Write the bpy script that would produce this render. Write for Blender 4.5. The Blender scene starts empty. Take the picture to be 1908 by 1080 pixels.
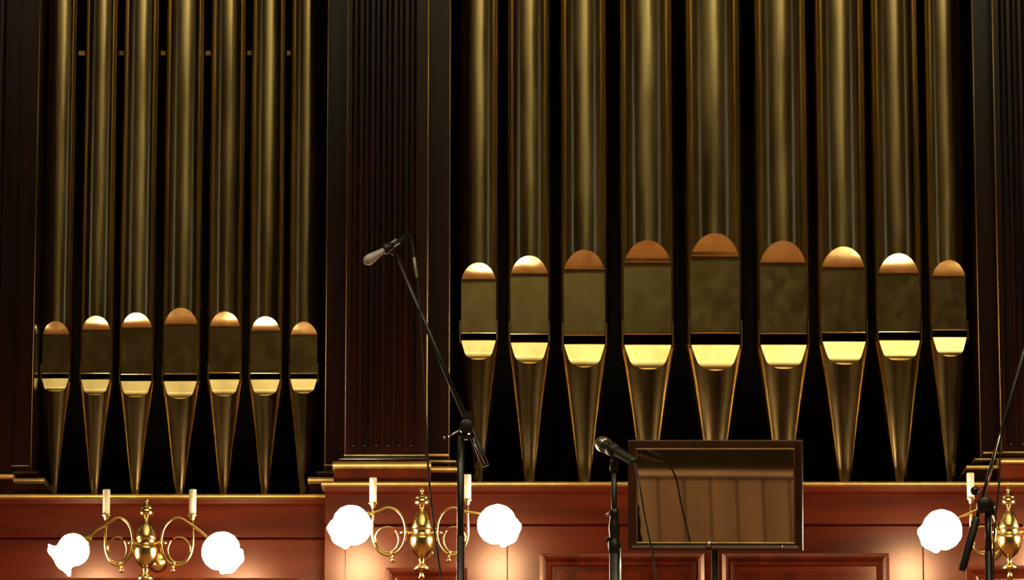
import bpy, bmesh, math, random
from mathutils import Vector, Matrix
random.seed(7)
PI = math.pi
C = bpy.context.scene.collection
scn = bpy.context.scene

# ---------------------------------------------------------------- camera
FPX = 8400.0                       # focal length in pixels of the 1908 px wide frame
PITCH = math.radians(10.8)
CAM = Vector((0.0, -15.0, 1.5))
cd = bpy.data.cameras.new('camera')
cam = bpy.data.objects.new('camera', cd)
C.objects.link(cam)
cam.location = CAM
cam.rotation_euler = (PI / 2 + PITCH, 0, 0)
cd.sensor_width = 36.0
cd.lens = 36.0 * FPX / 1908.0
cd.clip_end = 200
scn.camera = cam

# ---------------------------------------------------------------- world, exposure
w = bpy.data.worlds.new('hall_dark')
scn.world = w
w.use_nodes = True
w.node_tree.nodes['Background'].inputs['Color'].default_value = (1.0, 0.8, 0.55, 1)
w.node_tree.nodes['Background'].inputs['Strength'].default_value = 0.004
scn.view_settings.view_transform = 'Standard'
scn.view_settings.look = 'None'
scn.view_settings.exposure = 0.0
scn.view_settings.gamma = 1.0
scn.view_settings.use_curve_mapping = False
scn.cycles.use_denoising = True
scn.cycles.sample_clamp_indirect = 6.0
scn.cycles.max_bounces = 10

# ---------------------------------------------------------------- hall lamps
def spot(name, loc, aim, power, color, angle, blend=0.6, radius=0.25):
    d = bpy.data.lights.new(name, 'SPOT')
    d.energy = power; d.color = color
    d.spot_size = math.radians(angle); d.spot_blend = blend
    d.shadow_soft_size = radius
    o = bpy.data.objects.new(name, d)
    C.objects.link(o)
    o.location = loc
    o.rotation_euler = (Vector(aim) - Vector(loc)).to_track_quat('-Z', 'Y').to_euler()
    return o
WARM = (1.0, 0.91, 0.68)
# uplights washing the ceiling in front of the organ, stronger on the right
spot('ceiling_uplight', (4.5, -7.5, 4.6), (1.6, -7.0, 9.6), 4600, WARM, 86, 0.7)
spot('ceiling_uplight', (4.5, -12.0, 4.6), (1.4, -12.0, 9.6), 4000, WARM, 76, 0.7)
spot('ceiling_uplight', (-4.5, -8.5, 4.6), (-2.0, -9.0, 9.6), 800, WARM, 74, 0.7)
# stage wash from above on the platform boards
spot('stage_downlight', (2.6, -3.6, 9.2), (1.2, -3.2, 1.9), 620, (1.0, 0.80, 0.52), 46)
spot('stage_downlight', (-2.6, -3.6, 9.2), (-1.2, -3.0, 1.9), 620, (1.0, 0.80, 0.52), 46)
# dim wash on the far wall, stronger one on the planked partition of the stalls
spot('rear_wash', (0, -24.0, 9.1), (0, -34, 7.0), 280, (1.0, 0.90, 0.58), 120)
spot('stalls_wash', (-2.6, -8.6, 8.8), (-2.9, -13, 0.75), 3300, (1.0, 0.86, 0.62), 34)

# ---------------------------------------------------------------- pixel -> place at a known depth
def ray(px, py):
    r = (px - 954.0) / FPX
    u = -(py - 540.0) / FPX
    return Vector((r, math.cos(PITCH) - u * math.sin(PITCH), math.sin(PITCH) + u * math.cos(PITCH)))
def at(px, py, Y):
    d = ray(px, py)
    return CAM + d * ((Y - CAM.y) / d.y)
def ppm(py, Y):                      # pixels per metre at that depth
    d = ray(954, py)
    return FPX / ((Y - CAM.y) / d.y)
def project(p):
    v = p - CAM
    f = Vector((0, math.cos(PITCH), math.sin(PITCH))); u = Vector((0, -math.sin(PITCH), math.cos(PITCH)))
    return (954 + FPX * v.x / v.dot(f), 540 - FPX * v.dot(u) / v.dot(f))

# ---------------------------------------------------------------- materials
def mat(name):
    m = bpy.data.materials.new(name)
    m.use_nodes = True
    nt = m.node_tree
    return m, nt, nt.nodes['Principled BSDF']
def mix_noise(nt, scale, detail, lo, hi, pos=(0.35, 0.65), rough=0.5):
    tc = nt.nodes.new('ShaderNodeTexCoord')
    mp = nt.nodes.new('ShaderNodeMapping'); mp.inputs['Scale'].default_value = scale
    no = nt.nodes.new('ShaderNodeTexNoise'); no.inputs['Scale'].default_value = 1.0
    no.inputs['Detail'].default_value = detail; no.inputs['Roughness'].default_value = rough
    cr = nt.nodes.new('ShaderNodeValToRGB')
    cr.color_ramp.elements[0].position = pos[0]; cr.color_ramp.elements[0].color = (*lo, 1)
    cr.color_ramp.elements[1].position = pos[1]; cr.color_ramp.elements[1].color = (*hi, 1)
    nt.links.new(tc.outputs['Object'], mp.inputs['Vector'])
    nt.links.new(mp.outputs['Vector'], no.inputs['Vector'])
    nt.links.new(no.outputs['Fac'], cr.inputs['Fac'])
    return no, cr
def add_bump(nt, b, src, strength, dist):
    bp = nt.nodes.new('ShaderNodeBump')
    bp.inputs['Strength'].default_value = strength; bp.inputs['Distance'].default_value = dist
    nt.links.new(src, bp.inputs['Height']); nt.links.new(bp.outputs['Normal'], b.inputs['Normal'])

def wood(name, lo, hi, rough, grain=(40, 40, 1.6), bump=0.15, spec=0.5, tint=(1, 1, 1)):
    m, nt, b = mat(name)
    no, cr = mix_noise(nt, grain, 5, lo, hi)
    nt.links.new(cr.outputs['Color'], b.inputs['Base Color'])
    b.inputs['Roughness'].default_value = rough
    b.inputs['Specular IOR Level'].default_value = spec
    b.inputs['Specular Tint'].default_value = (*tint, 1)
    add_bump(nt, b, no.outputs['Fac'], bump, 0.001)
    return m
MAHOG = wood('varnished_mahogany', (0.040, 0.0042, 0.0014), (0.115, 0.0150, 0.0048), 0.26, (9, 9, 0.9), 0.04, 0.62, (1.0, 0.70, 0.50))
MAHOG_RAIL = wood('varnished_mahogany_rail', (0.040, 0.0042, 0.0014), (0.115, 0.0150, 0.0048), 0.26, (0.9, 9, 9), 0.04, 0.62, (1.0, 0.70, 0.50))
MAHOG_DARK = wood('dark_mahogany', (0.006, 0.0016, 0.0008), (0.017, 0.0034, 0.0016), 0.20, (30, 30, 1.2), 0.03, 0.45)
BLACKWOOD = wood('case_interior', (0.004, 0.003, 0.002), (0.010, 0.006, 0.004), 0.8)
STAGE = wood('stage_boards', (0.20, 0.075, 0.022), (0.42, 0.17, 0.055), 0.45, (0.8, 7, 18))
HALLFLOOR = wood('hall_floor_boards', (0.09, 0.045, 0.02), (0.15, 0.08, 0.035), 0.5, (18, 1.5, 18))
FRAMEWOOD = wood('dark_frame_wood', (0.035, 0.016, 0.010), (0.075, 0.028, 0.016), 0.30, (30, 30, 3))
PLANK = wood('wainscot_planks', (0.17, 0.075, 0.025), (0.25, 0.12, 0.042), 0.55, (8, 8, 1.0))

def metal(name, lo, hi, rough, scale=(9, 9, 2.2), bump=0.0, dist=0.001, rvar=0.0):
    m, nt, b = mat(name)
    no, cr = mix_noise(nt, scale, 4, lo, hi, (0.3, 0.7))
    nt.links.new(cr.outputs['Color'], b.inputs['Base Color'])
    b.inputs['Metallic'].default_value = 1.0
    if rvar:
        n2, c2 = mix_noise(nt, (scale[0] * 1.7, scale[1] * 1.7, scale[2] * 2.2), 3, (rough - rvar,) * 3, (rough + rvar,) * 3, (0.3, 0.7))
        nt.links.new(c2.outputs['Color'], b.inputs['Roughness'])
    else:
        b.inputs['Roughness'].default_value = rough
    if bump:
        add_bump(nt, b, no.outputs['Fac'], bump, dist)
    return m
PIPE = metal('gilded_pipe_metal', (0.44, 0.34, 0.16), (0.72, 0.57, 0.28), 0.185, (14, 14, 1.1), 0.28, 0.004, 0.05)
LIP = metal('gilded_lip_metal', (0.66, 0.50, 0.22), (0.86, 0.69, 0.34), 0.14, (16, 16, 9), 0.12, 0.002, 0.03)
GILT = metal('gilt_moulding', (0.62, 0.40, 0.13), (0.88, 0.62, 0.24), 0.50, (25, 25, 25), 0.2)
DULLGILT = metal('dull_gilt_bead', (0.28, 0.21, 0.09), (0.50, 0.38, 0.18), 0.42, (25, 25, 6), 0.2)  # darker, duller tone of the gilt for beads and small mouldings
BRASS = metal('polished_brass', (0.72, 0.50, 0.17), (0.86, 0.65, 0.28), 0.20, (20, 20, 20))
STEEL = metal('stand_chrome', (0.5, 0.48, 0.46), (0.62, 0.6, 0.58), 0.25, (20, 20, 20))
GRILLE = metal('mic_grille_metal', (0.30, 0.34, 0.34), (0.48, 0.52, 0.50), 0.35, (400, 400, 400), 0.6)

def plain(name, col, rough, metallic=0.0):
    m, nt, b = mat(name)
    no, cr = mix_noise(nt, (30, 30, 30), 2, tuple(c * 0.85 for c in col), col)
    nt.links.new(cr.outputs['Color'], b.inputs['Base Color'])
    b.inputs['Roughness'].default_value = rough
    b.inputs['Metallic'].default_value = metallic
    return m
BLACK = plain('black_paint', (0.010, 0.009, 0.009), 0.36)
RUBBER = plain('black_rubber', (0.008, 0.008, 0.008), 0.5)
MICBODY = plain('mic_body_dark_green_black', (0.018, 0.026, 0.024), 0.35)
MICGREY = plain('mic_pale_grey', (0.52, 0.52, 0.55), 0.40)
IVORY = plain('ivory_candle_sleeve', (0.92, 0.84, 0.62), 0.45)
TAPE = plain('grey_tape', (0.36, 0.38, 0.36), 0.5)
MAROON = plain('maroon_light_bleed', (0.05, 0.008, 0.006), 0.8)  # dark red stands in for red light bleeding into the mouth
PLASTER = plain('ceiling_plaster', (0.80, 0.74, 0.52), 0.9)
WALLPAINT = plain('hall_wall_paint', (0.34, 0.26, 0.13), 0.85)
PALE = plain('pale_grey_pilaster_paint', (0.62, 0.64, 0.62), 0.8)
m, nt, b = mat('dusk_window_glass'); DUSK = m
no, cr = mix_noise(nt, (3, 3, 1), 2, (0.80, 0.95, 1.0), (0.9, 1.0, 1.0))
nt.links.new(cr.outputs['Color'], b.inputs['Emission Color'])
b.inputs['Base Color'].default_value = (0.05, 0.06, 0.07, 1)
b.inputs['Emission Strength'].default_value = 0.30
m, nt, b = mat('mirror_glass'); MIRROR = m
b.inputs['Metallic'].default_value = 1.0
no, cr = mix_noise(nt, (6, 6, 6), 2, (0.80, 0.78, 0.75), (0.86, 0.84, 0.80))
nt.links.new(cr.outputs['Color'], b.inputs['Base Color'])
b.inputs['Roughness'].default_value = 0.02
m, nt, b = mat('lit_frosted_glass'); SHADE = m
no, cr = mix_noise(nt, (60, 60, 60), 2, (1.0, 0.70, 0.44), (1.0, 0.74, 0.48))
nt.links.new(cr.outputs['Color'], b.inputs['Emission Color'])
b.inputs['Base Color'].default_value = (0.9, 0.85, 0.75, 1)
b.inputs['Emission Strength'].default_value = 75.0

# ---------------------------------------------------------------- mesh tools
class MB:
    def __init__(self): self.v = []; self.f = []; self.sm = []
    def add(self, verts, faces, smooth=False):
        o = len(self.v)
        self.v += [tuple(p) for p in verts]
        self.f += [tuple(i + o for i in f) for f in faces]
        self.sm += [smooth] * len(faces)
        return self
    def grid(self, rows, close=False, smooth=True, flip=False):
        n = len(rows[0]); fs = []
        for i in range(len(rows) - 1):
            for j in range(n if close else n - 1):
                k = (j + 1) % n
                q = (i * n + j, i * n + k, (i + 1) * n + k, (i + 1) * n + j)
                fs.append(q[::-1] if flip else q)
        return self.add([p for r in rows for p in r], fs, smooth)
    def box(self, a, b):
        x0, x1 = sorted((a[0], b[0])); y0, y1 = sorted((a[1], b[1])); z0, z1 = sorted((a[2], b[2]))
        v = [(x0, y0, z0), (x1, y0, z0), (x1, y1, z0), (x0, y1, z0), (x0, y0, z1), (x1, y0, z1), (x1, y1, z1), (x0, y1, z1)]
        return self.add(v, [(3, 2, 1, 0), (4, 5, 6, 7), (0, 1, 5, 4), (1, 2, 6, 5), (2, 3, 7, 6), (3, 0, 4, 7)])
    def profile_x(self, prof, x0, x1, smooth=False):     # closed profile of (y, z) swept along x
        n = len(prof)
        v = [(x0, y, z) for y, z in prof] + [(x1, y, z) for y, z in prof]
        f = [(i, (i + 1) % n, n + (i + 1) % n, n + i) for i in range(n)]
        self.add(v, f, smooth)
        self.add(v, [tuple(range(n))[::-1], tuple(range(n, 2 * n))])
        return self
    def profile_z(self, prof, z0, z1, smooth=False):     # closed profile of (x, y) swept along z
        n = len(prof)
        v = [(x, y, z0) for x, y in prof] + [(x, y, z1) for x, y in prof]
        self.add(v, [(i, (i + 1) % n, n + (i + 1) % n, n + i) for i in range(n)], smooth)
        self.add(v, [tuple(range(n))[::-1], tuple(range(n, 2 * n))])
        return self
    def tube(self, pts, r, n=10, caps=True):
        pts = [Vector(p) for p in pts]
        rs = r if isinstance(r, (list, tuple)) else [r] * len(pts)
        up = None; rows = []
        for i, p in enumerate(pts):
            t = (pts[min(i + 1, len(pts) - 1)] - pts[max(i - 1, 0)]).normalized()
            if up is None:
                up = t.orthogonal().normalized()
            up = (up - t * up.dot(t)).normalized()
            s = t.cross(up)
            rows.append([p + (up * math.cos(a) + s * math.sin(a)) * rs[i] for a in (2 * PI * k / n for k in range(n))])
        self.grid(rows, close=True)
        if caps:
            self.add(rows[0], [tuple(range(n))[::-1]]); self.add(rows[-1], [tuple(range(n))])
        return self
    def lathe(self, prof, origin=(0, 0, 0), axis=(0, 0, 1), n=28, lobes=0, amp=None):   # prof: (radius, distance along axis)
        a = Vector(axis).normalized(); u = a.orthogonal().normalized(); s = a.cross(u); o = Vector(origin)
        rows = []
        for i, (r, h) in enumerate(prof):
            row = []
            for k in range(n):
                t = 2 * PI * k / n
                am = amp[i] if amp else 0.0
                rr = max(r, 1e-5) * (1 + am * math.cos(lobes * t))
                hh = h + am * 0.25 * r * math.cos(lobes * t)
                row.append(o + a * hh + (u * math.cos(t) + s * math.sin(t)) * rr)
            rows.append(row)
        return self.grid(rows, close=True)
    def sphere(self, c, r, n=14):
        m = max(6, n // 2)
        return self.lathe([(r * math.sin(PI * i / m), -r * math.cos(PI * i / m)) for i in range(m + 1)], c, n=n)
    def build(self, name, material, parent=None, bevel=0.0):
        me = bpy.data.meshes.new(name)
        me.from_pydata(self.v, [], self.f)
        me.polygons.foreach_set('use_smooth', self.sm)
        me.materials.append(material)
        bm = bmesh.new(); bm.from_mesh(me)
        bmesh.ops.remove_doubles(bm, verts=bm.verts, dist=1e-6)
        bmesh.ops.recalc_face_normals(bm, faces=bm.faces)
        bm.to_mesh(me); bm.free()
        o = bpy.data.objects.new(name, me)
        C.objects.link(o)
        if parent is not None:
            o.parent = parent
            o.matrix_parent_inverse = Matrix.Translation(parent.matrix_world_loc).inverted() if hasattr(parent, 'matrix_world_loc') else Matrix.Translation(-world_loc(parent))
        if bevel:
            md = o.modifiers.new('bevel', 'BEVEL'); md.width = bevel; md.segments = 2; md.limit_method = 'ANGLE'
        return o
def world_loc(o):
    p = Vector(o.location)
    while o.parent is not None:
        p += o.matrix_parent_inverse.translation
        o = o.parent
        p += Vector(o.location)
    return p
def tag(o, label=None, cat=None, group=None, kind=None):
    if label: o['label'] = label
    if cat: o['category'] = cat
    if group: o['group'] = group
    if kind: o['kind'] = kind
    return o
def thing(name, loc, label, cat, group=None):
    o = bpy.data.objects.new(name, None)
    o.empty_display_size = 0.1
    C.objects.link(o); o.location = loc
    return tag(o, label, cat, group)
def smooth_path(pts, k=6):                     # Catmull-Rom through the points
    P = [Vector(p) for p in pts]; P = [2 * P[0] - P[1]] + P + [2 * P[-1] - P[-2]]
    out = []
    for i in range(1, len(P) - 2):
        for j in range(k):
            t = j / k
            a, b_, c, d = P[i - 1], P[i], P[i + 1], P[i + 2]
            out.append(0.5 * ((2 * b_) + (c - a) * t + (2 * a - 5 * b_ + 4 * c - d) * t * t + (3 * b_ - a - 3 * c + d) * t ** 3))
    out.append(P[-2])
    return out

# ---------------------------------------------------------------- the hall
STAGE_Z = 1.9
HX, HR, HC = 12.0, -34.0, 9.6
BACK = 1.45
def struct(name, mb, material, bevel=0):
    return tag(mb.build(name, material, None, bevel), kind='structure')
struct('floor', MB().box((-HX, HR, -0.1), (HX, BACK, 0)), HALLFLOOR)
struct('stage_platform', MB().box((-HX, -7.0, 0), (HX, BACK, STAGE_Z)), STAGE)
struct('ceiling', MB().box((-HX, HR, HC), (HX, BACK + 0.1, HC + 0.1)), PLASTER)
struct('wall_left', MB().box((-HX - 0.1, HR, 0), (-HX, BACK, HC)), WALLPAINT)
struct('wall_right', MB().box((HX, HR, 0), (HX + 0.1, BACK, HC)), WALLPAINT)
struct('wall_rear', MB().box((-HX, HR - 0.1, 0), (HX, HR, HC)), WALLPAINT)
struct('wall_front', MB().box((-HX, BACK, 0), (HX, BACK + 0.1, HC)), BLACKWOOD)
k = 0
for sx in (-1, 1):
    for yy in (-3.5, -7.0, -12.5, -17.0, -21.5, -26.0, -30.5):
        k += 1
        struct('trim_%d' % k, MB().box((sx * HX, yy - 0.35, 0 if yy < -7.4 else STAGE_Z), (sx * (HX - 0.15), yy + 0.35, HC)), PALE)

# tall windows in the side walls, grey with evening light
for k, sx in ((1, -1), (2, 1)):
    xw = sx * (HX - 0.02)
    wf = MB()
    for y0, y1, z0, z1 in ((-10.4, -10.28, 4.6, 9.2), (-8.32, -8.2, 4.6, 9.2), (-9.33, -9.27, 4.6, 9.2), (-10.4, -8.2, 4.6, 4.75), (-10.4, -8.2, 9.05, 9.2), (-10.4, -8.2, 6.1, 6.16), (-10.4, -8.2, 7.6, 7.66)):
        wf.box((sx * (HX - 0.10), y0, z0), (sx * HX, y1, z1))
    wo = struct('window_%d' % k, wf, PALE)
    MB().box((sx * (HX - 0.03), -10.3, 4.7), (sx * (HX - 0.01), -8.3, 9.1)).build('window_pane', DUSK, wo)

# ---------------------------------------------------------------- organ case
YL = 0.27             # front of the left base, the central base stands at Y = 0
TOPZ = 6.05
case = thing('organ_case', (at(1330, 900, 0.6).x, 0.6, STAGE_Z), 'tall mahogany organ case with gilt mouldings and fluted pilasters behind the lamps', 'organ case')
def X(px, py, Y): return at(px, py, Y).x
def Z(py, Y): return at(954, py, Y).z
xL, xS, xR = -3.6, X(606, 905, 0), 4.6

def base_section(x0, x1, yf, y_ledge, y_groove, name):
    zt = Z(y_ledge - 4, yf); zg = Z(y_groove, yf)
    p = part_base = MB()
    # frieze with a small step and a hollow, groove and the plain rail wall under it
    z1, z2, z3 = zt - 0.014, Z(y_ledge + 13, yf), Z(y_ledge + 17, yf)
    prof = [(yf + 0.20, STAGE_Z), (yf, STAGE_Z), (yf, zg - 0.004), (yf + 0.012, zg), (yf - 0.004, zg + 0.004),
            (yf - 0.004, z3), (yf - 0.010, z3 + 0.003), (yf - 0.014, z2), (yf - 0.022, z1), (yf + 0.20, z1)]
    p.profile_x(prof, x0, x1)
    return p.build(name, MAHOG_RAIL, case), zt, z1
base_c, zc_top, zc1 = base_section(xS, xR, 0.0, 903, 978, 'base_panelling')
base_l, zl_top, zl1 = base_section(xL, xS, YL, 926, 1003, 'base_panelling')
# closed flank where the central base steps forward of the left one
MB().box((xS, 0.19, STAGE_Z), (xS + 0.05, YL + 0.2, zc1)).build('base_flank', MAHOG, case)
# gilt ledge nosings and the toe boards behind them
def nosing(x0, x1, yf, zt):
    h = 0.0155
    prof = [(yf + 0.10, zt - h), (yf - 0.026, zt - h)]
    prof += [(yf - 0.026 - 0.008 * math.sin(PI * i / 8), zt - h + h * i / 8) for i in range(1, 8)]
    prof += [(yf - 0.026, zt), (yf + 0.10, zt)]
    MB().profile_x(prof, x0, x1).build('ledge_nosing', GILT, case)
nosing(xS - 0.012, xR, 0, zc_top)
nosing(xL, xS, YL, zl_top)
MB().box((xS, 0.10, zc_top - 0.06), (xR, BACK, zc_top - 0.012)).build('toe_board', MAHOG_DARK, case)
MB().box((xL, YL + 0.10, zl_top - 0.06), (xS - 0.002, BACK, zl_top - 0.012)).build('toe_board', MAHOG_DARK, case)

# moulded panel frames on the base
def panel(px0, px1, py, yf, tall=0.95, name='panel_frame'):
    x0, x1, zt = X(px0, py, yf), X(px1, py, yf), Z(py, yf)
    zb = zt - tall
    f = MB()
    steps = [(0.0, 0.0), (0.0, 0.012), (0.012, 0.018), (0.020, 0.012), (0.024, 0.004), (0.032, 0.010), (0.040, 0.008), (0.044, -0.006), (0.062, -0.010)]
    rows = []
    for ins, pr in steps:
        rows.append([(x0 + ins, yf - pr, zb + ins), (x1 - ins, yf - pr, zb + ins), (x1 - ins, yf - pr, zt - ins), (x0 + ins, yf - pr, zt - ins)])
    f.grid(rows, close=True, smooth=False)
    o = f.build(name, MAHOG, case)
    ins = 0.060
    MB().box((x0 + ins, yf + 0.02, zb + ins), (x1 - ins, yf - 0.004, zt - ins)).build('panel_field', MAHOG, o)
    return o
panel(1005, 1312, 1031, 0.0)
panel(1345, 1656, 1031, 0.0)
panel(60, 555, 1077, YL)
# pedestals under the pilasters: boards a little proud of the wall, with a panel each
def pedestal(px0, px1, py_top, ppx0, ppx1, pp_top, yf):
    x0, x1 = X(px0, 1040, yf), X(px1, 1040, yf)
    MB().box((x0, yf + 0.02, STAGE_Z), (x1, yf - 0.014, Z(py_top, yf) - 0.006)).build('pedestal_board', MAHOG, case, 0.003)
    panel(ppx0, ppx1, pp_top, yf - 0.013)
pedestal(643, 946, 978, 719, 871, 1058, 0.0)
pedestal(1719, 2017, 978, 1800, 1940, 1054, 0.0)

# pilasters
def shaft(px0, px1, y_bot, yf, depth, mt=MAHOG_DARK, name='pilaster_strip', beads=(), zt=TOPZ, panel_=False, owner=None):
    x0, x1, zb = X(px0, y_bot, yf), X(px1, y_bot, yf), Z(y_bot, yf)
    s = MB().box((x0, yf, zb), (x1, yf + depth, zt)).build(name, mt, owner or case)
    for bpx, br in beads:
        bx_ = X(bpx, y_bot, yf)
        MB().tube([(bx_, yf - 0.001, zb), (bx_, yf - 0.001, zt)], br * 0.8, 8).build('gilt_bead', DULLGILT, s)
    return s
def moulding(px0, px1, py0, py1, yf, material, name, depth=0.25, owner=None, flat=False, rnd=0.5):
    x0, x1 = X(px0, py0, yf), X(px1, py0, yf); z1, z0 = Z(py0, yf), Z(py1, yf)
    h = z1 - z0
    prof = [(yf + depth, z0), (yf, z0)]
    if not flat:
        prof += [(yf - h * rnd * math.sin(PI * i / 8), z0 + h * i / 8) for i in range(1, 8)]
    prof += [(yf, z1), (yf + depth, z1)]
    return MB().profile_x(prof, x0, x1).build(name, material, owner or case)

def fluted(px0, px1, y_bot, yf, centres, fl_bot, rpx, name='fluted_pilaster'):
    x0, x1, zb = X(px0, y_bot, yf), X(px1, y_bot, yf), Z(y_bot, yf)
    rf = rpx / ppm(y_bot, yf)
    cs = [X(c, fl_bot, yf) for c in centres]
    zf = Z(fl_bot, yf) + rf
    xs = [x0]
    for c in cs:
        xs += [c + rf * math.sin(PI / 2 * t / 6) for t in range(-6, 7)]
    xs.append(x1)
    zs = [zb, zf - rf * 1.02] + [zf - rf * math.cos(PI / 2 * i / 8) for i in range(9)] + [TOPZ]
    rows = []
    for z in zs:
        row = []
        for x in xs:
            d = 0
            for c in cs:
                q = rf * rf - (x - c) ** 2 - (min(0, z - zf)) ** 2
                if q > 0: d = max(d, math.sqrt(q) * 0.8)
            row.append((x, yf + d, z))
        rows.append(row)
    mb = MB().grid(rows, smooth=False)
    dp = 0.25
    mb.box((x0, yf + 0.02, zb), (x1, yf + dp, TOPZ))
    mb.add([(x0, yf, zb), (x0, yf + 0.03, zb), (x0, yf + 0.03, TOPZ), (x0, yf, TOPZ), (x1, yf, zb), (x1, yf + 0.03, zb), (x1, yf + 0.03, TOPZ), (x1, yf, TOPZ)], [(0, 1, 2, 3), (4, 5, 6, 7)])
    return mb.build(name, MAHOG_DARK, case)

# central pilaster group
fl = fluted(641, 797, 862, 0.05, (659, 680.5, 701.5, 723, 744.5, 766), 834, 7.5)
for bpx, br in ((643, 0.0013), (795.5, 0.0036)):
    bx_ = X(bpx, 850, 0.05)
    MB().tube([(bx_, 0.049, Z(850, 0.05)), (bx_, 0.049, TOPZ)], br * 0.8, 8).build('gilt_bead', DULLGILT, fl)
moulding(641, 792, 845.5, 850, 0.047, DULLGILT, 'astragal', 0.03, fl)
moulding(620, 803, 859, 875, 0.03, GILT, 'plinth_torus', 0.25)
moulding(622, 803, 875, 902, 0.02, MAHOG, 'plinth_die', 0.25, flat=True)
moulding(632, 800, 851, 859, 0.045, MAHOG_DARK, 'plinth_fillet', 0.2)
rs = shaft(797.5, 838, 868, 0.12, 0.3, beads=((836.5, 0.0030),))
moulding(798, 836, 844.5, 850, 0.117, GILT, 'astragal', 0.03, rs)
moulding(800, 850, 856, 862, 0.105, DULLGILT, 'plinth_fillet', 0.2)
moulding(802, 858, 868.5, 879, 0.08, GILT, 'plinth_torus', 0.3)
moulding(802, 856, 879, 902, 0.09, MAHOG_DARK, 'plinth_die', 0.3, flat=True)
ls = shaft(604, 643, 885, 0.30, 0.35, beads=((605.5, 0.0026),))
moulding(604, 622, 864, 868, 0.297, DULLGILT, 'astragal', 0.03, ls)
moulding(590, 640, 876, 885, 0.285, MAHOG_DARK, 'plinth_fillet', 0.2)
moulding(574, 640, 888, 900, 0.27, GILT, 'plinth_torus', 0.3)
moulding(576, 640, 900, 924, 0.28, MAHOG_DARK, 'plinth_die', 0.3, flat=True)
# right hand pilaster group
fr = fluted(1864, 2018, 856, 0.05, (1884, 1905.5, 1927, 1948, 1969, 1990), 832, 7.5)
MB().tube([(X(1866, 850, 0.05), 0.049, Z(846, 0.05)), (X(1866, 850, 0.05), 0.049, TOPZ)], 0.0024, 8).build('gilt_bead', DULLGILT, fr)
moulding(1868, 2018, 840, 844, 0.047, DULLGILT, 'astragal', 0.03, fr)
moulding(1861, 2040, 853, 865, 0.03, GILT, 'plinth_torus', 0.25)
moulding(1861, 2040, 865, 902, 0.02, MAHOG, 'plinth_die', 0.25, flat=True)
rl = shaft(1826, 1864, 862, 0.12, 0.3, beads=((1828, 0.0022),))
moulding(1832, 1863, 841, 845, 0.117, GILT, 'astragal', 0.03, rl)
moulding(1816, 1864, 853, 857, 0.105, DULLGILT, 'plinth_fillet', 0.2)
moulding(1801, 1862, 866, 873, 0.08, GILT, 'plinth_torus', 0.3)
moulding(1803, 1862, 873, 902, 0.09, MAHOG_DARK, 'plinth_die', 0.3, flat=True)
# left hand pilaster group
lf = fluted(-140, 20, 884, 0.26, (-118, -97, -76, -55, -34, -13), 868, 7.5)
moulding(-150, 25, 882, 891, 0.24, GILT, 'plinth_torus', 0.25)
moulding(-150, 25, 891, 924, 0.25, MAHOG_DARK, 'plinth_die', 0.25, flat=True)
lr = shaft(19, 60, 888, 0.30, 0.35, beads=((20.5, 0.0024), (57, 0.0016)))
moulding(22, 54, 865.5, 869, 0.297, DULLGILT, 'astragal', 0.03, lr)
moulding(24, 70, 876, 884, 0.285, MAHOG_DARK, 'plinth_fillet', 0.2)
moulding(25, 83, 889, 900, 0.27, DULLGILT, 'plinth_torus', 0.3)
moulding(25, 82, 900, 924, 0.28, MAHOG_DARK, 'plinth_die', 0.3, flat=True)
# unseen header added above the pipes to keep ceiling light out
MB().box((xL, 0.05, TOPZ - 0.02), (xR, BACK, TOPZ + 1.2)).build('light_block_header', MAHOG_DARK, case)
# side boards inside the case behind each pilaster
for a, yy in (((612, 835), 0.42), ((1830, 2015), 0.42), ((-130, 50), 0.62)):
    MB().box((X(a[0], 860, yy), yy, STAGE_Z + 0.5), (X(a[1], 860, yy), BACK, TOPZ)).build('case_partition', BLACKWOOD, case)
# brass rack rail behind the left pipes
zr = Z(97, 0.56)
MB().box((X(85, 97, 0.56), 0.574, zr - 0.008), (X(600, 97, 0.56), 0.586, zr + 0.008)).build('rack_rail', GILT, case)

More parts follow.
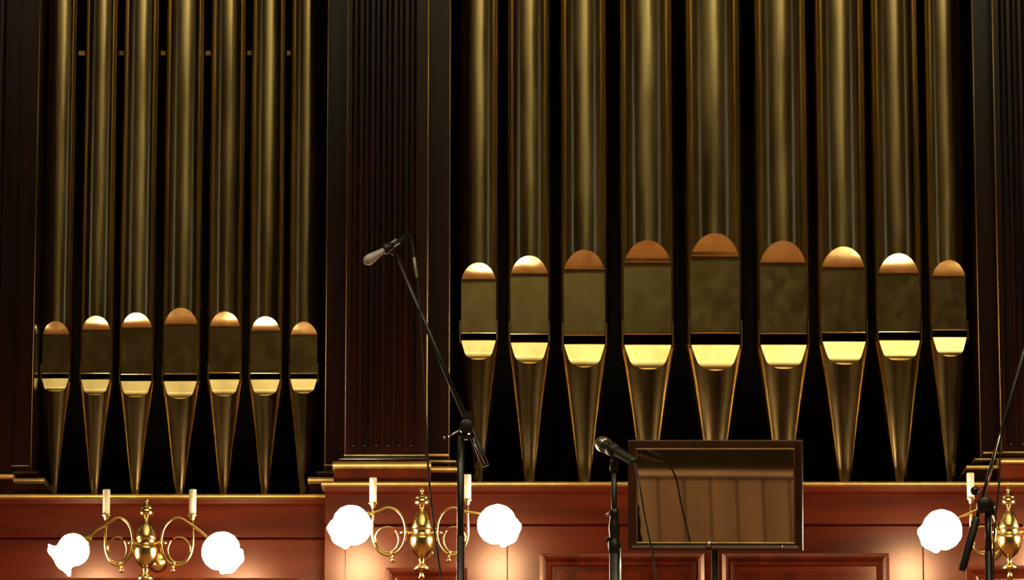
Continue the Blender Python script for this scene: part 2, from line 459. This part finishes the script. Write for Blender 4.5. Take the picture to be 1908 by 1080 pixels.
# ---------------------------------------------------------------- organ pipes
def organ_pipe(cx, wpx, yref, Yc, arch, slit0, slit1, lipb, footw, y_foot, z_toe, label, group):
    d = ray(cx, yref); t = (Yc - CAM.y) / d.y
    R = t * (wpx * 1.03 / 2) / FPX
    x0 = at(cx, yref, Yc).x
    root = thing('organ_pipe', (x0, Yc, z_toe), label, 'organ pipe', group)
    fz = Yc - 0.6 * R
    zs, z1 = Z(slit0, fz), Z(slit1, fz)
    ztop = Z(arch, Yc - R)
    hb = z1 - Z(lipb, Yc - 0.87 * R)
    rt = footw / 2 / ppm(y_foot, Yc)
    zf = Z(y_foot, Yc)
    z_ramp0 = ztop - 0.8 * R
    bq = 0.05 * R
    def ramp(z):                       # how far the lip bends forward at height z, meeting the cylinder in a round arch
        q = z - z_ramp0
        if q <= 0: return 0.0
        lin = (0.5 * q * q / (4 * bq)) if q < 2 * bq else 0.5 * (q - bq)
        lin *= 0.8 / 0.75
        return 0.45 * lin + 0.55 * (math.sqrt(0.36 * R * R + q * q) - 0.6 * R)
    def inv(v):
        lo_, hi_ = z_ramp0, z_ramp0 + 1.2 * R
        for _ in range(50):
            m_ = (lo_ + hi_) / 2
            if ramp(m_) < v: lo_ = m_
            else: hi_ = m_
        return lo_
    al = math.asin(0.8)
    NF = 28
    th = [al * math.sin(PI / 2 * i / (NF // 2)) for i in range(-NF // 2, NF // 2 + 1)]
    def P(a, r, z): return (x0 + r * math.sin(a), Yc - r * math.cos(a), z)
    # body: the back of the cylinder down to the mouth, the front above the arched lip
    body = MB()
    back = [al + (2 * PI - 2 * al) * i / 60 for i in range(61)]
    body.grid([[P(a, R, z) for a in back] for z in (z1, zs, z_ramp0, TOPZ - 0.03)])
    za = [inv(R * math.cos(a) - 0.6 * R) for a in th]
    body.grid([[P(a, R, za[i]) for i, a in enumerate(th)], [P(a, R, ztop + 0.01) for a in th], [P(a, R, TOPZ - 0.03) for a in th]])
    body.build('body', PIPE, root)
    # upper lip: flat, bending out to the cylinder under the arch
    up = MB(); NR = 44; rows = []
    for j in range(NR + 1):
        v = (j / NR)
        row = []
        for i, a in enumerate(th):
            z = zs + v * (za[i] - zs)
            row.append((x0 + R * math.sin(a), Yc - min(R * math.cos(a), 0.6 * R + ramp(z)), z))
        rows.append(row)
    up.grid(rows)
    # thickness of the lip edge
    up.grid([[(p[0], p[1], p[2]) for p in rows[0]], [(p[0], p[1] + 0.006, p[2]) for p in rows[0]]], smooth=False)
    up.build('upper_lip', LIP, root)
    # lower lip and conical foot
    kk = (R - rt) / (z1 - zf)
    a1 = 0.13; h1 = 0.62 * hb
    Rc = lambda h: R - kk * h
    cq = (Rc(hb) - 0.6 * R - a1 * hb) / (hb - h1) ** 2
    def f(h): return 0.6 * R + a1 * h + cq * max(0, h - h1) ** 2
    hs = [hb * (1 - (1 - i / 30) ** 1.6) for i in range(31)]
    lo = MB(); rows = []; bound = []
    for h in hs:
        xb = math.sqrt(max(0, Rc(h) ** 2 - f(h) ** 2)) if h < hb else 0.0
        bound.append(math.atan2(xb, f(h)))
        rows.append([(x0 + xb * u / 12, Yc - f(h), z1 - h) for u in range(-12, 13)])
    lo.grid(rows)
    lo.grid([rows[0], [(p[0], p[1] + 0.008, p[2]) for p in rows[0]]], smooth=False)
    lo.build('lower_lip', LIP, root)
    ft = MB(); rows = []
    for h, bnd in zip(hs, bound):
        rows.append([P(bnd + (2 * PI - 2 * bnd) * i / 56, Rc(h), z1 - h) for i in range(57)])
    hmax = z1 - z_toe
    for hh in (hb + 0.02, (z1 - zf), hmax):
        rows.append([P(2 * PI * i / 56, max(Rc(hh), 0.012), z1 - hh) for i in range(57)])
    ft.grid(rows)
    ft.build('foot', PIPE, root)
    # languid across the inside of the mouth
    dpf = [(x0 + 0.97 * R * math.sin(a), max(Yc - 0.97 * R * math.cos(a), Yc - 0.54 * R)) for a in (2 * PI * i / 40 for i in range(40))]
    MB().profile_z(dpf, z1 - 0.012, z1 - 0.008).build('languid', MAROON, root)
    # ears on both sides of the mouth
    ze1, ze0 = zs + 26 / ppm(slit0, Yc) , z1 - 7 / ppm(slit1, Yc)
    if wpx < 78: ze1 = zs + 20 / ppm(slit0, Yc)
    for sx in (-1, 1):
        xe = x0 + sx * 0.85 * R
        e = MB()
        th_ = 0.0022
        yb, yf_ = Yc - 0.45 * R, Yc - 0.80 * R
        pr = [(yb, ze0), (yb, ze1), (yf_ + 0.006, ze1), (yf_, ze1 - 0.006), (yf_, ze0 + 0.012), (yf_ + 0.012, ze0)]
        e.profile_x(pr, xe - th_, xe + th_)
        e.build('ear', LIP, root)
    return root

YPL, YPR = 0.50, 0.27
GL, GR = 'gilded pipes of the left bay', 'gilded pipes of the right bay'
left = [
 (108, 60, 598, 696, 704, 730, 14, 'smallest gilded organ pipe at the left end of the left bay'),
 (182.5, 64, 588, 696, 706, 736, 18, 'gilded organ pipe second from left in the left bay'),
 (258, 69, 582, 698, 709, 740, 19, 'gilded organ pipe above the left lamp, just left of the widest pipe in its bay'),
 (340, 75, 573, 697, 709, 743, 22, 'widest gilded organ pipe of the left bay, in its middle'),
 (421.5, 68, 580, 695, 706, 738, 20, 'gilded organ pipe just right of the widest pipe of the left bay'),
 (497, 66, 589, 696, 706, 737, 18, 'gilded organ pipe second from right in the left bay'),
 (568, 60, 599, 696, 705, 733, 16, 'narrow gilded organ pipe at the right end of the left bay, beside the fluted pilaster'),
]
for cx, wp, ar, s0, s1, lb, fw, lab in left:
    organ_pipe(cx, wp, 540, YPL, ar, s0, s1, lb, fw, 915, zl_top - 0.012, lab, GL)
right = [
 (892, 78, 489, 621, 633, 670, 19, 'narrow gilded organ pipe at the left end of the right bay, behind the boom stand'),
 (986, 84, 476, 623, 637, 677, 24, 'gilded organ pipe second from left in the right bay'),
 (1088, 92, 465, 625, 640, 684, 28, 'gilded organ pipe left of the vocal microphone, third from left in the right bay'),
 (1205, 106, 447, 623, 641, 688, 32, 'broad gilded organ pipe above the left corner of the framed mirror'),
 (1330, 110, 434, 621, 641, 690, 33, 'widest gilded organ pipe of all, above the middle of the framed mirror'),
 (1456, 104, 448, 622, 641, 687, 32, 'broad gilded organ pipe above the right corner of the framed mirror'),
 (1568, 97, 459, 620, 635, 679, 28, 'gilded organ pipe just right of the framed mirror, third from right'),
 (1670.5, 92, 472, 619, 633, 672, 25, 'gilded organ pipe second from right in the right bay'),
 (1764, 76, 484, 615, 627, 664, 19, 'narrow gilded organ pipe at the right end of the right bay, beside the right pilaster'),
]
for cx, wp, ar, s0, s1, lb, fw, lab in right:
    organ_pipe(cx, wp, 450, YPR, ar, s0, s1, lb, fw, 897, zc_top - 0.012, lab, GR)

# ---------------------------------------------------------------- brass lamps
def sconce(px, py, Y, wall_y, arms, label, belly=1.0):
    S = 1.0 / ppm(py, Y)
    o = at(px, py, Y)
    root = thing('wall_lamp', o, label, 'lamp', 'brass two-armed lamps along the organ case')
    prof = [(0.2, 85), (3, 83), (4.2, 80), (3, 77), (2.2, 75), (5, 73.5), (4.6, 71), (7, 69), (11, 66.5), (11.5, 64), (10.5, 62.5), (12.8, 59), (13.2, 56), (12, 52), (7.5, 48.5), (4.2, 46.5), (4.0, 44), (5.2, 42.5), (5, 40.5),
            (9, 36), (13, 29), (16, 20), (17.6, 11), (18, 6), (17, 5), (16, 3), (16, -5), (17, -6.5), (20, -8), (20.8, -13), (20.6, -21), (18.8, -31), (15, -39), (9, -45.5), (5.6, -48), (5, -50), (5.4, -53), (4.8, -56.5), (6, -59), (10, -61), (13.6, -66), (14.4, -70), (13.8, -72), (7, -72.8), (4, -74.5), (3.4, -78), (5.2, -81), (6, -85), (4.6, -89), (2.4, -92), (2.0, -95), (0.2, -97)]
    MB().lathe([((r * 1.08 if r > 8 else r) * S, z * S) for r, z in prof], o, n=40).build('body', BRASS, root)
    # stay running back to a rose on the wall
    st = MB(); zz = o.z + 0.0
    st.tube([(o.x, o.y + 16 * S, zz), (o.x, wall_y - 0.02, zz)], 6 * S, 14)
    sb = st.build('wall_stay', BRASS, root)
    MB().lathe([(0.001, 0.022), (14 * S, 0.020), (21 * S, 0.008), (22 * S, -0.004)], (o.x, wall_y, zz), (0, -1, 0), n=32).build('wall_rose', BRASS, sb)
    for a in arms:
        sg = a['sign']; az = math.radians(a.get('az', 0))
        def L(r, z, fwd=0.0):
            return Vector((o.x + sg * (r * math.cos(az)) * S, o.y - (r * math.sin(az) + fwd) * S, o.z + z * S))
        cr_, (hr, hz) = a['candle'], a['holder']
        k = cr_ / 90.0
        cz = a.get('cup', 48)
        arm = MB()
        ring = [(hr, hz), (hr - 10 * k, hz + (44 - hz) * 0.25), (78 * k, max(40, hz + 4)), (63 * k, 46), (47 * k, 41), (35 * k, 27), (30 * k, 8), (30 * k, -8), (35 * k, -25), (46 * k, -38), (61 * k, -43), (76 * k, -38), (86 * k, -24), (91 * k, -5), (91 * k, 18), (cr_, cz - 10), (cr_, cz)]
        if a.get('droop'):
            ring[1] = (hr - 14 * k, hz + 13); ring[2] = (82 * k, 37)
        n_ = len(ring)
        pts = smooth_path([L(r, z, 3.0 * (1 - 2 * i / (n_ - 1))) for i, (r, z) in enumerate(ring)], 7)
        arm.tube(pts, 2.7 * S, 10)
        c0 = (64 * k, -14)
        inner = [(c0[0] + 22 * math.cos(math.radians(t)) * k, c0[1] + 24 * math.sin(math.radians(t))) for t in range(120, -236, -12)]
        arm.tube([L(r, z, -2) for r, z in inner], 2.3 * S, 9)
        for r_, z_, q in ((54 * k, -39, 4.0), (53 * k, -47, 3.0), (53 * k, -53, 4.6), (27 * k, -1, 4.2), (36 * k, -1, 3.8)):
            arm.sphere(L(r_, z_), q * S, 12)
        arm.tube([L(14, -1), L(40 * k, -1)], 2.4 * S, 8)
        arm.tube([L(53 * k, -40), L(53 * k, -53)], 1.8 * S, 8)
        ao = arm.build('arm', BRASS, root)
        # cup and candle sleeve
        MB().lathe([(2.4 * S, 0), (4 * S, 1 * S), (5 * S, 6 * S), (9.5 * S, 9.5 * S), (10 * S, 11 * S), (7.6 * S, 10 * S), (7.4 * S, 12 * S), (0.1 * S, 12 * S)], L(cr_, cz - 2), n=24).build('drip_cup', BRASS, ao)
        MB().lathe([(6.6 * S, 8 * S), (6.9 * S, 57 * S), (6.2 * S, 58.5 * S), (3.5 * S, 58.5 * S), (3.4 * S, 56 * S), (0.1 * S, 56 * S)], L(cr_, cz - 2), n=24).build('candle_sleeve', IVORY, ao)
        # shade holder and frilled glass shade
        hp = L(hr, hz, 3.0)
        ax = Vector(a['axis']).normalized()
        sc_ = a.get('size', 1.0) * S
        MB().lathe([(3 * S, -6 * S), (5 * S, -4 * S), (6 * S, 2 * S), (10 * S, 6 * S), (13 * S, 9 * S), (13.5 * S, 13 * S), (12 * S, 13.4 * S)], hp, ax, n=28).build('shade_holder', BRASS, ao)
        sp = [(11.5, 11), (19, 13), (28, 20), (34, 30), (36.5, 41), (35, 52), (31, 61), (29, 67), (30.5, 73), (35, 78), (41, 82), (40, 83), (33, 78), (28, 70), (0.1, 66)]
        amp = [0, 0, 0, .0, .005, .01, .015, .02, .03, .05, .065, .065, .05, .03, 0]
        if a.get('round'):
            sp = [(11.5, 11), (20, 12), (30, 18), (37, 28), (40, 40), (38.5, 52), (33, 62), (29, 68), (27.5, 73), (29, 77), (31, 79), (30, 79.5), (26, 74), (0.1, 70)]
            amp = [0, 0, 0, .0, .0, .005, .01, .015, .02, .035, .045, .045, .03, 0]
        MB().lathe([(r * sc_, (h - 11) * sc_ + 11 * S) for r, h in sp], hp, ax, n=96, lobes=6, amp=amp).build('glass_shade', SHADE, ao)
    return root
sconce(272, 1010, YL - 0.50, YL, [
    dict(sign=-1, candle=75, holder=(106, 8), cup=43, axis=(-0.74, -0.25, -0.62), size=0.84, droop=True),
    dict(sign=1, candle=86, holder=(117, 6), cup=43, axis=(0.58, -0.45, -0.60), size=0.92, droop=True, round=True)],
    'brass two-armed lamp on the left, below the left bay of pipes')
sconce(786, 991, -0.50, 0.0, [
    dict(sign=-1, candle=91, holder=(103, 33), cup=46, axis=(-0.64, -0.50, -0.56), size=0.95, round=True),
    dict(sign=1, candle=85, holder=(114, 32), cup=52, axis=(0.62, -0.55, -0.50), size=0.94, round=True)],
    'brass two-armed lamp in the middle, partly hidden by the boom microphone stand')
sconce(1880, 990, -0.50, 0.0, [
    dict(sign=-1, candle=70, holder=(100, 20), cup=54, axis=(-0.64, -0.55, -0.48), size=0.95, round=True),
    dict(sign=1, candle=85, holder=(108, 30), cup=50, axis=(0.46, -0.80, -0.36), size=0.95, round=True)],
    'brass two-armed lamp at the right edge behind a slanting boom arm')

# ---------------------------------------------------------------- microphones and stands
def tripod(root, x, y, z, legs=3, rot=0.3, mt=BLACK):
    MB().lathe([(0.017, 0.16), (0.024, 0.17), (0.024, 0.26), (0.017, 0.28)], (x, y, z), n=20).build('leg_collar', mt, root)
    for k in range(legs):
        a = rot + 2 * PI * k / legs
        e = Vector((x + 0.30 * math.cos(a), y + 0.30 * math.sin(a), z + 0.012))
        lg = MB().tube([(x + 0.02 * math.cos(a), y + 0.02 * math.sin(a), z + 0.20), e], 0.008, 10).build('leg', mt, root)
        MB().tube([e - Vector((0.02 * math.cos(a), 0.02 * math.sin(a), -0.008)), e + Vector((0.025 * math.cos(a), 0.025 * math.sin(a), 0.0))], 0.0115, 10).build('rubber_foot', RUBBER, lg)

# left boom stand with pale grey microphone
YM = -1.75
pm = ppm(800, YM)
pv = at(868, 795, YM); base_x = at(858, 1080, YM).x
root = thing('microphone_stand', (base_x, YM, STAGE_Z), 'black boom microphone stand with a long raised arm before the fluted pilaster', 'microphone stand')
ptop = at(864, 812, YM)
MB().tube([(base_x, YM, STAGE_Z + 0.10), (base_x, YM, ptop.z - 0.30)], 0.0115, 14).build('lower_pole', BLACK, root)
MB().tube([(base_x, YM, ptop.z - 0.45), (base_x, YM, ptop.z)], 0.0105, 14).build('upper_pole', BLACK, root)
tripod(root, base_x, YM, STAGE_Z)
b0, b1 = at(906, 868, YM + 0.03), at(737, 474, YM + 0.05)
hinge = MB().lathe([(0.016, -0.024), (0.021, -0.022), (0.021, 0.022), (0.016, 0.024), (0.001, 0.025)], at(869, 795, YM), (0, 1, 0), n=22)
hinge.lathe([(0.001, -0.024), (0.016, -0.024)], at(869, 795, YM), (0, 1, 0), n=22)
hinge.box(at(860, 800, YM - 0.012), at(872, 820, YM + 0.012))
hinge.box(at(862, 766, YM - 0.008), at(880, 792, YM + 0.008))
ho = hinge.build('boom_hinge', BLACK, root)
kn = MB().tube([at(858, 800, YM - 0.02), at(836, 813, YM - 0.03)], 0.0030, 8)
kn.sphere(at(828, 815, YM - 0.03), 0.0045)
kn.build('locking_lever', STEEL, ho)
MB().tube([b0, b1], 0.0075, 12).build('boom_arm', BLACK, root)
dr = (b0 - b1).normalized()
MB().tube([b0 - dr * 0.10, b0 - dr * 0.098, b0 - dr * 0.03, b0], [0.009, 0.0125, 0.0125, 0.009], 12).build('counterweight', RUBBER, root)
MB().tube([at(881, 815, YM - 0.014), at(884, 824, YM - 0.014), at(903, 864, YM - 0.012)], 0.0016, 8).build('trim_rod', STEEL, root)

mic_a, mic_b = at(679, 489, YM), at(762, 437, YM + 0.07)
dm = (mic_b - mic_a); Lm = dm.length; dm.normalize()
mroot = thing('microphone', at(735, 458, YM + 0.04), 'pale grey teardrop microphone at the raised tip of the long boom arm', 'microphone')
MB().lathe([(0.0005, 0), (0.009, 0.0025), (0.0145, 0.010), (0.0160, 0.020), (0.0150, 0.032), (0.0120, 0.052), (0.0095, 0.068), (0.0085, 0.082), (0.0005, 0.083)], mic_a, dm, n=28).build('windscreen', MICGREY, mroot)
MB().lathe([(0.0005, 0.076), (0.0135, 0.077), (0.0150, 0.084), (0.0150, 0.104), (0.011, 0.110), (0.0005, 0.111)], mic_a, dm, n=24).build('shock_mount', RUBBER, mroot)
MB().lathe([(0.0005, 0.108), (0.0085, 0.109), (0.0085, 0.130), (0.0065, 0.133), (0.0065, Lm), (0.0005, Lm)], mic_a, dm, n=20).build('preamplifier_body', MICBODY, mroot)
pr_ = MB()
for q in (-1, 1):
    off = Vector((0, -0.004, 0)) + Vector((dm.z, 0, -dm.x)) * 0.008 * q
    pr_.tube([mic_a + dm * 0.106 + off, mic_a + dm * 0.134 + off], 0.0028, 8)
pr_.build('clip_prong', MICGREY, mroot)
MB().tube([b1, mic_a + dm * 0.096 + Vector((0, 0.006, -0.008))], 0.0065, 10).build('mount_adapter', RUBBER, mroot)
# its cable
cb = smooth_path([mic_b, at(768, 452, YM + 0.07), at(772, 480, YM + 0.06), at(778, 517, YM + 0.05), at(785, 620, YM + 0.03), at(791, 730, YM), at(797, 860, YM), at(803, 930, YM), at(812, 1010, YM), at(824, 1085, YM), at(838, 1170, YM - 0.02), at(850, 1500, YM - 0.03)], 6)
p_end = Vector((base_x + 0.05, YM - 0.06, STAGE_Z + 0.01))
cb = [p for p in cb if p.z > STAGE_Z + 0.25] + [p_end + Vector((-0.02, 0.01, 0.12)), p_end, p_end + Vector((0.5, -0.6, 0))]
croot = tag(MB().tube(cb, 0.0030, 8).build('microphone_cable', RUBBER), 'thin black cable hanging from the pale grey boom microphone past the fluted pilaster', 'cable')
MB().tube([at(771.5, 480, YM + 0.06), at(774, 497, YM + 0.055), at(777, 516, YM + 0.05)], 0.0046, 10).build('tape_wrap', TAPE, croot)

# vocal microphone on straight stand
YV = -1.70
vx = at(1145, 1080, YV).x
root = thing('microphone_stand', (vx, YV, STAGE_Z), 'black straight microphone stand with chrome clutch left of the framed mirror', 'microphone stand')
ztop = Z(872, YV)
MB().tube([(vx, YV, STAGE_Z + 0.10), (vx, YV, Z(1004, YV))], 0.0150, 18).build('lower_tube', BLACK, root)
MB().tube([(vx, YV, Z(1010, YV)), (vx, YV, ztop)], 0.0085, 14).build('upper_tube', BLACK, root)
S = 1 / ppm(980, YV)
cl = MB().lathe([(r * S, 0 + (1012 - y) * S) for r, y in ((9.5, 1030), (11.5, 1026), (12, 1012), (10, 1008), (9, 1000), (9.8, 992), (10.5, 982), (9, 970), (8, 962), (9.4, 958), (9.4, 950), (6, 947))], (vx, YV, Z(1012, YV)), n=28).build('clutch', BLACK, root)
MB().lathe([(0.001, 0), (3.4 * S, 0), (4.2 * S, 4 * S), (4.2 * S, 8 * S), (0.001, 9 * S)], (vx - 8 * S, YV, Z(1004, YV)), (-1, 0, 0), n=14).build('clutch_knob', BLACK, cl)
MB().lathe([(0.001, 0), (2.2 * S, 0), (3.4 * S, 4 * S), (3.4 * S, 8 * S), (0.001, 9 * S)], (vx - 8 * S, YV, Z(958, YV)), (-1, 0, 0), n=14).build('clutch_knob', STEEL, cl)
MB().tube([(vx + 11 * S, YV - 6 * S, Z(1080, YV) - 0.2), (vx + 11 * S, YV - 6 * S, Z(1022, YV))], 2.2 * S, 8).build('cable_clip_rod', STEEL, cl)
tripod(root, vx, YV, STAGE_Z, rot=0.9)
va = at(1121, 826, YV + 0.03)
vb = at(1182, 861, YV - 0.11)
dv = (vb - va); Lv = dv.length; dv.normalize()
mroot = thing('microphone', at(1143, 852, YV), 'dark handheld vocal microphone with a round grille clipped on the straight stand', 'microphone')
MB().lathe([(0.0005, -0.020), (0.010, -0.0185), (0.0185, -0.010), (0.0225, 0.001), (0.0235, 0.012), (0.0225, 0.016)], va, dv, n=32).build('grille', GRILLE, mroot)
MB().lathe([(0.0225, 0.015), (0.0240, 0.017), (0.0240, 0.022), (0.0215, 0.026)], va, dv, n=32).build('grille_ring', STEEL, mroot)
MB().lathe([(0.0215, 0.025), (0.0190, 0.040), (0.0165, 0.060), (0.0120, Lv - 0.008), (0.0105, Lv), (0.0005, Lv)], va, dv, n=28).build('handle', MICBODY, mroot)
clip = MB().lathe([(0.0190, 0.050), (0.0205, 0.052), (0.0190, 0.085), (0.0170, 0.086)], va, dv, n=24)
cm = va + dv * 0.068
clip.tube([cm + Vector((0, 0, -0.014)), Vector((vx, YV, ztop + 0.012))], 0.008, 12)
clip.tube([Vector((vx, YV, ztop - 0.008)), Vector((vx, YV, ztop + 0.022))], 0.0125, 16)
clip.build('mic_clip', RUBBER, mroot)

# framed mirror on its own stand: leans so it shows the panelled rear wall
YMIR = -1.50
mc = at(1333, 921, YMIR)
phi, psi = math.radians(8.6), math.radians(9.4)
nrm = Vector((-math.sin(phi) * math.cos(psi), -math.cos(phi) * math.cos(psi), -math.sin(psi)))
rx = Vector((math.cos(phi), -math.sin(phi), 0))
uz = rx.cross(-nrm).normalized()
if uz.z < 0: uz = -uz
rx, uz = (rx - 0.022 * uz).normalized(), (uz + 0.022 * rx).normalized()
S = 1 / ppm(921, YMIR)
def M(px, py, out=0.0):
    return mc + rx * ((px - 1333) * S) + uz * (-(py - 921) * S * 1.005) + nrm * out
root = thing('framed_mirror', (mc.x, YMIR + 0.04, STAGE_Z), 'rectangular mirror in a dark wooden frame between the two microphones, right of centre', 'mirror')
rows = []
for ins, out in ((0, -0.010), (0, 0.012), (1.5, 0.014), (5, 0.015), (10, 0.010), (13.5, 0.009), (15.5, 0.004), (16, -0.002)):
    rows.append([M(1170 + ins, 820 + ins * 1.05, out), M(1496 - ins, 820 + ins * 1.05, out), M(1496 - ins, 1024 - ins * 0.9, out), M(1170 + ins, 1024 - ins * 0.9, out)])
fr = MB().grid(rows, close=True, smooth=False).build('frame', FRAMEWOOD, root)
rows = []
for ins, out in ((14.0, 0.0095), (15.0, 0.0105), (16.3, 0.0095), (17.2, 0.002)):
    rows.append([M(1170 + ins, 821 + ins, out), M(1496 - ins, 821 + ins, out), M(1496 - ins, 1024 - ins * 0.9, out), M(1170 + ins, 1024 - ins * 0.9, out)])
MB().grid(rows, close=True, smooth=False).build('inner_bead', DULLGILT, fr)
g = MB(); q = [M(1184, 834), M(1482, 834), M(1482, 1012), M(1184, 1012)]
q2 = [p - nrm * 0.004 for p in q]
g.add(q + q2, [(0, 1, 2, 3), (4, 5, 6, 7), (0, 1, 5, 4), (1, 2, 6, 5), (2, 3, 7, 6), (3, 0, 4, 7)])
g.build('mirror_glass', MIRROR, root)
g = MB(); q = [M(1172, 822, -0.005), M(1494, 822, -0.005), M(1494, 1022, -0.005), M(1172, 1022, -0.005)]
q2 = [p - nrm * 0.008 for p in q]
g.add(q + q2, [(0, 1, 2, 3), (4, 5, 6, 7), (0, 1, 5, 4), (1, 2, 6, 5), (2, 3, 7, 6), (3, 0, 4, 7)])
g.build('back_board', FRAMEWOOD, root)
pb = M(1330, 1010, -0.025)
px_ = pb.x
MB().tube([(px_, pb.y + 0.012, STAGE_Z + 0.10), (px_, pb.y + 0.012, M(1330, 960, 0).z)], 0.010, 14).build('stand_pole', BLACK, root)
cb_ = MB().lathe([(0.001, 0), (0.007, 0.001), (0.009, 0.006), (0.006, 0.010), (0.001, 0.011)], M(1321, 1013, 0.009), nrm, n=16)
cb_.lathe([(0.001, 0), (0.005, 0.001), (0.006, 0.004), (0.001, 0.006)], M(1458, 1018, 0.010), nrm, n=14)
cb_.build('frame_screw', STEEL, root)
tripod(root, px_, pb.y + 0.012, STAGE_Z, rot=0.2)

# cable of the vocal microphone, in front of the mirror
YC_ = YV - 0.25
cpts = [vb, at(1184, 868, YC_ + 0.10), at(1187, 880, YC_ + 0.04), at(1192, 905, YC_), at(1199, 950, YC_), at(1207, 990, YC_), at(1214, 1024, YC_), at(1222, 1075, YC_), at(1226, 1140, YC_)]
cpts = smooth_path(cpts, 6) + [Vector((at(1226, 1140, YC_).x, YC_, STAGE_Z + 0.25)), Vector((at(1222, 1140, YC_).x, YC_ - 0.02, STAGE_Z + 0.05)), Vector((at(1200, 1140, YC_).x, YC_ - 0.1, STAGE_Z + 0.006)), Vector((at(1150, 1140, YC_).x, YC_ - 0.9, STAGE_Z + 0.006))]
tag(MB().tube(cpts, 0.0030, 8).build('microphone_cable', RUBBER), 'thin black cable curving down from the vocal microphone in front of the mirror', 'cable')

# right boom stand
YB = -1.75
hx = at(1843, 1080, YB).x
root = thing('microphone_stand', (hx, YB, STAGE_Z), 'black boom microphone stand at the right edge with its arm slanting up right', 'microphone stand')
hz = Z(952, YB)
MB().tube([(hx, YB, STAGE_Z + 0.10), (hx, YB, hz - 0.12)], 0.0120, 14).build('lower_pole', BLACK, root)
MB().tube([(hx, YB, hz - 0.14), (hx, YB, hz)], 0.0100, 14).build('upper_pole', BLACK, root)
tripod(root, hx, YB, STAGE_Z, rot=1.3)
a0, a1 = at(1792, 1062, YB - 0.02), at(1932, 570, YB - 0.02)
hg = at(1834, 940, YB - 0.01)
h = MB().lathe([(0.001, -0.024), (0.018, -0.024), (0.023, -0.02), (0.023, 0.02), (0.018, 0.024), (0.001, 0.024)], hg, (0, 1, 0), n=22)
h.box(at(1834, 935, YB - 0.012), at(1852, 960, YB + 0.012))
h.sphere(at(1816, 914, YB - 0.02), 0.013)
ho = h.build('boom_hinge', BLACK, root)
MB().sphere(at(1853, 946, YB - 0.02), 0.006).build('locking_knob', STEEL, ho)
MB().tube([a0 + (a1 - a0) * 0.2, a1], 0.0062, 12).build('boom_arm', BLACK, root)
MB().tube([a0, a0 + (a1 - a0) * 0.01, a0 + (a1 - a0) * 0.19, a0 + (a1 - a0) * 0.20], [0.009, 0.0125, 0.0125, 0.008], 12).build('counterweight', RUBBER, root)
ar_ = [at(1835, 924, YB - 0.03), at(1866, 800, YB - 0.03)]
MB().tube(ar_, 0.0026, 8).build('trim_rod', STEEL, root)
c2 = smooth_path([at(1884, 742, YB - 0.02), at(1866, 800, YB - 0.03), at(1863, 860, YB - 0.03), at(1861, 905, YB - 0.03), at(1856, 960, YB - 0.03), at(1852, 1010, YB - 0.025), at(1850, 1080, YB - 0.02), at(1849, 1200, YB - 0.02)], 6)
c2 += [Vector((hx + 0.03, YB - 0.04, STAGE_Z + 0.3)), Vector((hx + 0.05, YB - 0.05, STAGE_Z + 0.006)), Vector((hx + 0.3, YB - 0.5, STAGE_Z + 0.006))]
tag(MB().tube(c2, 0.0028, 8).build('microphone_cable', RUBBER), 'thin black cable dropping from the slanting boom arm at the right edge', 'cable')

# ---------------------------------------------------------------- planked partition behind the stalls, seen in the mirror
YP = -13.0
def mirrored(px, py):
    d = ray(px, py).normalized()
    p = CAM + d * ((mc - CAM).dot(nrm) / d.dot(nrm))
    r = d - 2 * d.dot(nrm) * nrm
    return p + r * ((YP - p.y) / r.y)
DADO = mirrored(1333, 882).z
pw = abs(mirrored(1358, 940).x - mirrored(1309, 940).x)
pl = MB()
x = mirrored(1326, 940).x - pw * int((mirrored(1326, 940).x + HX) / pw)
while x < HX - pw:
    pl.profile_z([(x + 0.004, YP - 0.02), (x + pw - 0.004, YP - 0.02), (x + pw - 0.004, YP + 0.012), (x + pw - 0.010, YP + 0.020), (x + 0.010, YP + 0.020), (x + 0.004, YP + 0.012)], 0, DADO - 0.014)
    x += pw
pl.box((-HX, YP - 0.06, 0), (HX, YP - 0.02, DADO - 0.014))
struct('trim_20', pl, PLANK)
struct('trim_21', MB().box((-HX, YP - 0.09, DADO - 0.014), (HX, YP + 0.035, DADO + 0.004)), PLANK, 0.01)
print('DADO', DADO, pw, mirrored(1333, 940), [tuple(round(v) for v in project(p - 2 * (p - mc).dot(nrm) * nrm)) for p in (va, vb, at(1199, 950, YC_), at(1214, 1024, YC_))])
